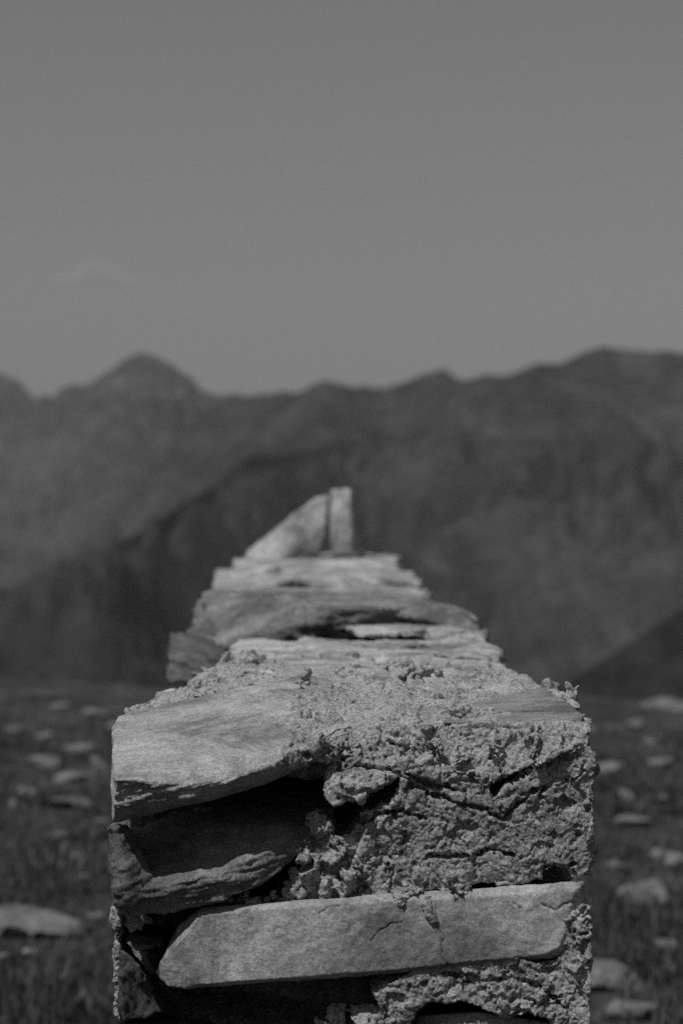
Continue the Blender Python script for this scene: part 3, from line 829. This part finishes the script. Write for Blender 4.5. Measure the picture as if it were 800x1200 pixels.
rock(780, 834, 72, 19, 'long pale slab lying on the crest at the right edge', 421, .6)
rock(747, 853, 26, 11, 'small grey stone just below the slab on the right crest', 422)
rock(712, 908, 44, 22, 'pale rock close to the right side of the wall below the crest', 423)
rock(728, 940, 36, 14, 'faint low rock beside the upper right side of the wall', 424)
rock(743, 970, 44, 16, 'smooth pale rock in the middle of the right meadow', 425)
rock(770, 1010, 34, 15, 'flat stone right of the wall, left of a pair at mid height', 426)
rock(796, 1018, 34, 22, 'stone cut by the right edge at mid height', 427)
rock(755, 1062, 68, 34, 'large rounded boulder in the right meadow under the pair of flat stones', 428, .8)
rock(726, 1088, 14, 9, 'tiny pale stone below the large rounded boulder on the right', 429)
rock(716, 1166, 92, 40, 'pale flat-topped slab jutting out from behind the right side of the wall', 430, .8, -.6)
rock(748, 1204, 78, 26, 'pale slab at the bottom right corner, nearest to the viewer', 431, .7)
rock(690, 860, 20, 10, 'small dark stone hidden behind the right shoulder of the wall', 432)
rock(28, 930, 30, 9, 'low pale stone between the small edge stone and the long pale stone on the left', 435)
rock(118, 968, 24, 9, 'low pale stone tucked against the left side of the wall under the long pale stones', 436)
rock(50, 866, 26, 8, 'flat stone near the left crest, right of the stone by the edge', 437)
rock(70, 832, 30, 7, 'faint low stone almost on the left crest, highest of that side', 438)
rock(112, 1082, 26, 12, 'grey stone in the gap between the broad boulder and the wall', 439)
rock(776, 900, 34, 10, 'flat stone by the right edge below the slab on the crest', 440)
rock(774, 942, 28, 9, 'low stone near the right edge above the pair of flat stones', 441)
rock(722, 1020, 26, 10, 'low stone between the wall and the pair of flat stones on the right', 442)
rock(782, 1118, 38, 14, 'half sunk stone at the right edge below the large rounded boulder', 443)
rock(760, 872, 22, 7, 'small low stone under the grey stone of the right crest', 444)
rock(70, 1150, 26, 8, 'dull low stone deep in the grass at lower left', 433)
rock(20, 1175, 30, 9, 'dull stone sunk in grass near the bottom left corner', 434)

# ------------------------------------------------------------------ mountains
def mat_mountain(name, lo, hi, sc, rock=.16, thr=.6, wood=None, alt=(-100, 300), dense=1.0, relief=14):
    """turf slopes with bands of dark wood low down and pale scree and crag"""
    t = NT(name)
    p = t.pos()
    c = t.ramp(t.noise(p, sc, 9, .68, .3), [(.36, lo), (.52, (lo + hi) / 2), (.66, hi)])
    c = t.math('MULTIPLY', c, t.ramp(t.noise(p, sc * 5.5, 8, .75, .6), [(.38, .62), (.62, 1.38)]))
    rk = t.ramp(t.noise(t.pos((1, 1, 1.6)), sc * 2.3, 10, .76, .7), [(thr, 0), (thr + .07, 1)])
    c = t.mix(t.math('MULTIPLY', rk, .75), c, rock)
    if wood:
        g_ = t.n('NewGeometry'); sx = t.n('SeparateXYZ'); t.l(g_.outputs['Position'], sx.inputs[0])
        am = t.n('MapRange'); am.inputs[1].default_value, am.inputs[2].default_value = alt
        am.inputs[3].default_value, am.inputs[4].default_value = .16 * dense, -.06
        t.l(sx.outputs[2], am.inputs[0])
        wn = t.math('ADD', t.noise(p, .0042, 10, .72, .5), am.outputs[0])
        wm = t.ramp(wn, [(.53, 0), (.60, 1)])
        c = t.mix(t.math('MULTIPLY', wm, .85), c, wood)
    return t.finish(c, 1, [(t.noise(p, sc * 12, 10, .75), relief, .7)], .05)

def mountains(name, sil, D, foot, zfoot, amp, mat, seed, spur, nu=800, nd=260, label=None, back=.55, dwob=.08, rough=1.0, crest=1.0, env0=.38):
    xs = np.array([s[0] for s in sil], float); ys = np.array([s[1] for s in sil], float)
    u = np.linspace(xs[0], xs[-1], nu)
    yy = np.interp(u, xs, ys)
    kern = np.exp(-np.linspace(-1.5, 1.5, 5) ** 2); kern /= kern.sum()
    yy = np.convolve(np.pad(yy, 2, 'edge'), kern, 'valid')
    yy = yy + crest * (2.6 * fbm(np.stack([u / 34, 0 * u, 0 * u + 3], 1), 5, seed + 90, gain=.6))
    dm = np.interp(u, xs, [q_[2] if len(q_) > 2 else 1.0 for q_ in sil])
    Dl = D * dm * (1 + dwob * perlin(np.stack([u * .006, 0 * u, 0 * u], 1), seed + 3))
    zr = ZC + (600 - yy) * Dl / F
    s = np.concatenate([np.linspace(-1, 0, nd // 4, endpoint=False), np.linspace(0, 1, nd)])     # -1 behind, 0 ridge, 1 foot
    S, U = np.meshgrid(s, u, indexing='ij')
    DL = np.broadcast_to(Dl, S.shape); ZR = np.broadcast_to(zr, S.shape)
    Yd = np.where(S >= 0, DL - (DL - foot) * S, DL - DL * back * S)
    Xd = (U - 400) / F * np.where(S >= 0, DL * (1 - S) + Yd * S, DL)
    prof = np.where(S < 0, 2.2 * np.abs(S), np.abs(S) ** .92)
    Zd = ZR + (zfoot - ZR) * prof
    p = np.stack([Xd.ravel(), Yd.ravel() * .8, 0 * Xd.ravel()], 1)
    wv_ = np.stack([fbm(p / (spur * 1.7), 3, seed + 50), fbm(p / (spur * 1.7), 3, seed + 60), 0 * p[:, 0]], 1) * spur * .45
    nz = ridged((p + wv_) / spur, 6, seed, .55)
    env = smooth(.005, env0, np.abs(S.ravel())) * (1 - .6 * smooth(.6, 1, np.abs(S.ravel()))) * (S.ravel() >= 0)
    Z_ = Zd.ravel() + amp * (nz - .35) * env
    Z_ += amp * rough * (.03 + .10 * env) * fbm(p / (spur * .22), 4, seed + 70)
    P_ = np.stack([Xd.ravel(), Yd.ravel(), Z_], 1)
    ns = len(s)
    i, j = np.meshgrid(np.arange(ns - 1), np.arange(nu - 1), indexing='ij')
    a = (i * nu + j).ravel()
    fc = np.stack([a, a + nu, a + nu + 1, a + 1], 1)
    me = mesh_np(name, P_, fc)
    # faces look up
    nn = np.empty(len(me.polygons) * 3, f32); me.polygons.foreach_get('normal', nn)
    if nn.reshape(-1, 3)[:, 2].mean() < 0: me.flip_normals()
    o = link(name, me, mat); tag(o, label, kind='structure')
    return o

M_FAR = mat_mountain('far_rock_and_turf', .034, .085, .002, .2, .57)
M_MID = mat_mountain('mid_slopes', .034, .086, .0036, .15, .58, wood=.026, alt=(-420, -40), dense=.6)
M_WOOD = mat_mountain('wooded_spur', .040, .084, .0045, .14, .62, wood=.052, alt=(-300, 350), dense=.55)
M_NEARHILL = mat_mountain('near_hill_turf', .032, .058, .02, .08, .7, relief=2)

silA = [(-260, 455), (-160, 440), (-60, 448), (0, 437), (20, 444), (40, 464), (58, 470), (72, 455), (88, 449), (100, 453), (125, 438), (145, 422), (160, 413), (168, 412), (185, 421), (205, 430), (222, 440), (236, 457),
        (250, 462), (275, 461), (300, 464), (340, 466), (420, 470), (520, 480), (700, 500)]
silB = [(-360, 960), (-200, 880), (-80, 790), (10, 722), (60, 676), (100, 640), (135, 602), (168, 560), (200, 521), (232, 490), (262, 467), (300, 463), (345, 460), (360, 453), (380, 445), (395, 449), (412, 453), (440, 456), (465, 450), (492, 441), (508, 435), (523, 432), (532, 440), (545, 446), (560, 442),
        (585, 440), (605, 434), (622, 429), (650, 426), (672, 419), (690, 409), (704, 405), (718, 409), (740, 413), (775, 411), (805, 413), (860, 400), (940, 420), (1080, 430), (1250, 460)]
silC = [(-300, 800, .9), (-160, 770, .93), (-60, 730, .96), (0, 697, 1), (40, 676, 1), (75, 655, 1), (120, 641, 1), (160, 622, 1.02), (200, 600, 1.06), (240, 573, 1.12), (268, 552, 1.18), (286, 538, 1.23), (300, 532, 1.28),
        (318, 531, 1.34), (345, 527, 1.43), (380, 520, 1.55), (420, 513, 1.68), (450, 560, 1.68), (500, 640, 1.6), (600, 720, 1.5), (720, 880, 1.4)]
silD = [(560, 900), (610, 862), (640, 832), (662, 803), (690, 783), (720, 765), (750, 745), (775, 727), (800, 711), (860, 690), (960, 650), (1120, 640)]
silE = [(-360, 700), (-200, 718), (-80, 745), (0, 764), (25, 776), (50, 792), (80, 815), (120, 850)]
mountains('mountains', silA, 8600, 4600, -420, 150, M_FAR, 501, 900, label='hazy pointed peaks on the skyline at far left')
mountains('mountains', silB, 4300, 1900, -720, 135, M_MID, 521, 430, label='long dark mountain range with a summit at right')
mountains('hills', silC, 2350, 1150, -740, 80, M_WOOD, 541, 260, env0=.16, label='dark wooded spur rising in front of the range')
mountains('hills', silD, 620, 330, -260, 5, M_NEARHILL, 561, 120, label='smooth dark hillside coming in from the right', rough=.5, crest=.5)
mountains('hills', silE, 430, 230, -190, 3, M_NEARHILL, 581, 90, label='dark shoulder of hill at the left edge', rough=.5)

# ------------------------------------------------------------------ air
bm = bmesh.new()
bmesh.ops.create_cube(bm, size=1)
lo_, hi_ = Vector((-12400, -12400, -1300)), Vector((12400, 13800, 1250))
for v in bm.verts:
    v.co = Vector([(lo_[k] + hi_[k]) / 2 + v.co[k] * (hi_[k] - lo_[k]) for k in range(3)])
me = bpy.data.meshes.new('haze'); bm.to_mesh(me); bm.free()
hm = bpy.data.materials.new('haze_air'); hm.use_nodes = True
hm.node_tree.nodes.clear()
ho = hm.node_tree.nodes.new('ShaderNodeOutputMaterial'); hv = hm.node_tree.nodes.new('ShaderNodeVolumePrincipled')
hv.inputs['Color'].default_value = (.9, .9, .9, 1); hv.inputs['Density'].default_value = 3.3e-5
hv.inputs['Anisotropy'].default_value = 0.0
hm.node_tree.links.new(hv.outputs[0], ho.inputs['Volume'])
hz = link('haze', me, hm, flat=True); tag(hz, kind='stuff')

# a small faint cloud far beyond the peaks
cl = []
for (x, y, w_, h_) in [(110, 316, 30, 14), (122, 321, 40, 11), (100, 320, 30, 10), (96, 325, 40, 5), (134, 325, 26, 5), (112, 311, 18, 8), (76, 327, 40, 4), (146, 328, 36, 4)]:
    D_ = 30000.0
    b_ = lump(W(x, y, D_), 1.0); c_ = Vector(W(x, y, D_))
    for v in b_.verts:
        d_ = v.co - Vector(W(x, y, D_)); v.co = c_ + Vector((d_.x * w_ * .5 * D_ / F, d_.y * w_ * .4 * D_ / F, d_.z * h_ * D_ / F))
    cl.append(b_)
me = voxel(cl, 18.0); smooth_mesh(me, 4)
cm = bpy.data.materials.new('cloud_vapour'); cm.use_nodes = True; cm.node_tree.nodes.clear()
co_ = cm.node_tree.nodes.new('ShaderNodeOutputMaterial'); cv = cm.node_tree.nodes.new('ShaderNodeVolumePrincipled')
cv.inputs['Color'].default_value = (1, 1, 1, 1); cv.inputs['Density'].default_value = .0032; cv.inputs['Anisotropy'].default_value = -.35
cm.node_tree.links.new(cv.outputs[0], co_.inputs['Volume'])
cd_ = link('cloud', me, cm); tag(cd_, kind='stuff')

# ------------------------------------------------------------------ light
EL, AZ = 59.0, 36.0          # sun high, behind the viewer and to the left
to_sun = Vector((-math.sin(math.radians(AZ)) * math.cos(math.radians(EL)), -math.cos(math.radians(AZ)) * math.cos(math.radians(EL)), math.sin(math.radians(EL))))
sd = bpy.data.lights.new('sun', 'SUN'); sd.energy = 5.0; sd.angle = math.radians(.53); sd.color = (1, 1, 1)
so = bpy.data.objects.new('sun', sd); COL.objects.link(so)
so.rotation_euler = (-to_sun).to_track_quat('-Z', 'Y').to_euler()
so.location = (-20, -20, 40)
w = bpy.data.worlds.new('World'); scene.world = w; w.use_nodes = True
nt = w.node_tree; nt.nodes.clear()
wo = nt.nodes.new('ShaderNodeOutputWorld'); bg = nt.nodes.new('ShaderNodeBackground')
sky = nt.nodes.new('ShaderNodeTexSky'); sky.sky_type = 'NISHITA'; sky.sun_disc = False
sky.sun_elevation = math.radians(EL)
sky.sun_rotation = math.atan2(to_sun.x, to_sun.y)
sky.altitude = 1500; sky.air_density = 1.35; sky.dust_density = .2; sky.ozone_density = 1.0
sep = nt.nodes.new('ShaderNodeSeparateColor'); nt.links.new(sky.outputs[0], sep.inputs[0])
cmb = nt.nodes.new('ShaderNodeCombineColor')           # black and white film, blue sensitive
for k in range(3): nt.links.new(sep.outputs[2], cmb.inputs[k])
nt.links.new(cmb.outputs[0], bg.inputs[0])
bg.inputs[1].default_value = .05
nt.links.new(bg.outputs[0], wo.inputs[0])

# ------------------------------------------------------------------ camera
cd = bpy.data.cameras.new('camera'); cam = bpy.data.objects.new('camera', cd); COL.objects.link(cam)
cam.location = (0, 0, ZC); cam.rotation_euler = (math.pi / 2, 0, 0)
cd.sensor_fit = 'VERTICAL'; cd.sensor_height = 36; cd.sensor_width = 24; cd.lens = 85
cd.clip_start = .05; cd.clip_end = 60000
cd.dof.use_dof = True; cd.dof.focus_distance = 2.58; cd.dof.aperture_fstop = 6.6
scene.camera = cam

scene.render.engine = 'CYCLES'
scene.cycles.use_denoising = False
scene.cycles.max_bounces = 6
scene.cycles.volume_bounces = 0
vs = scene.view_settings
vs.view_transform = 'Standard'; vs.look = 'None'; vs.exposure = -.85; vs.gamma = 1; vs.use_curve_mapping = False
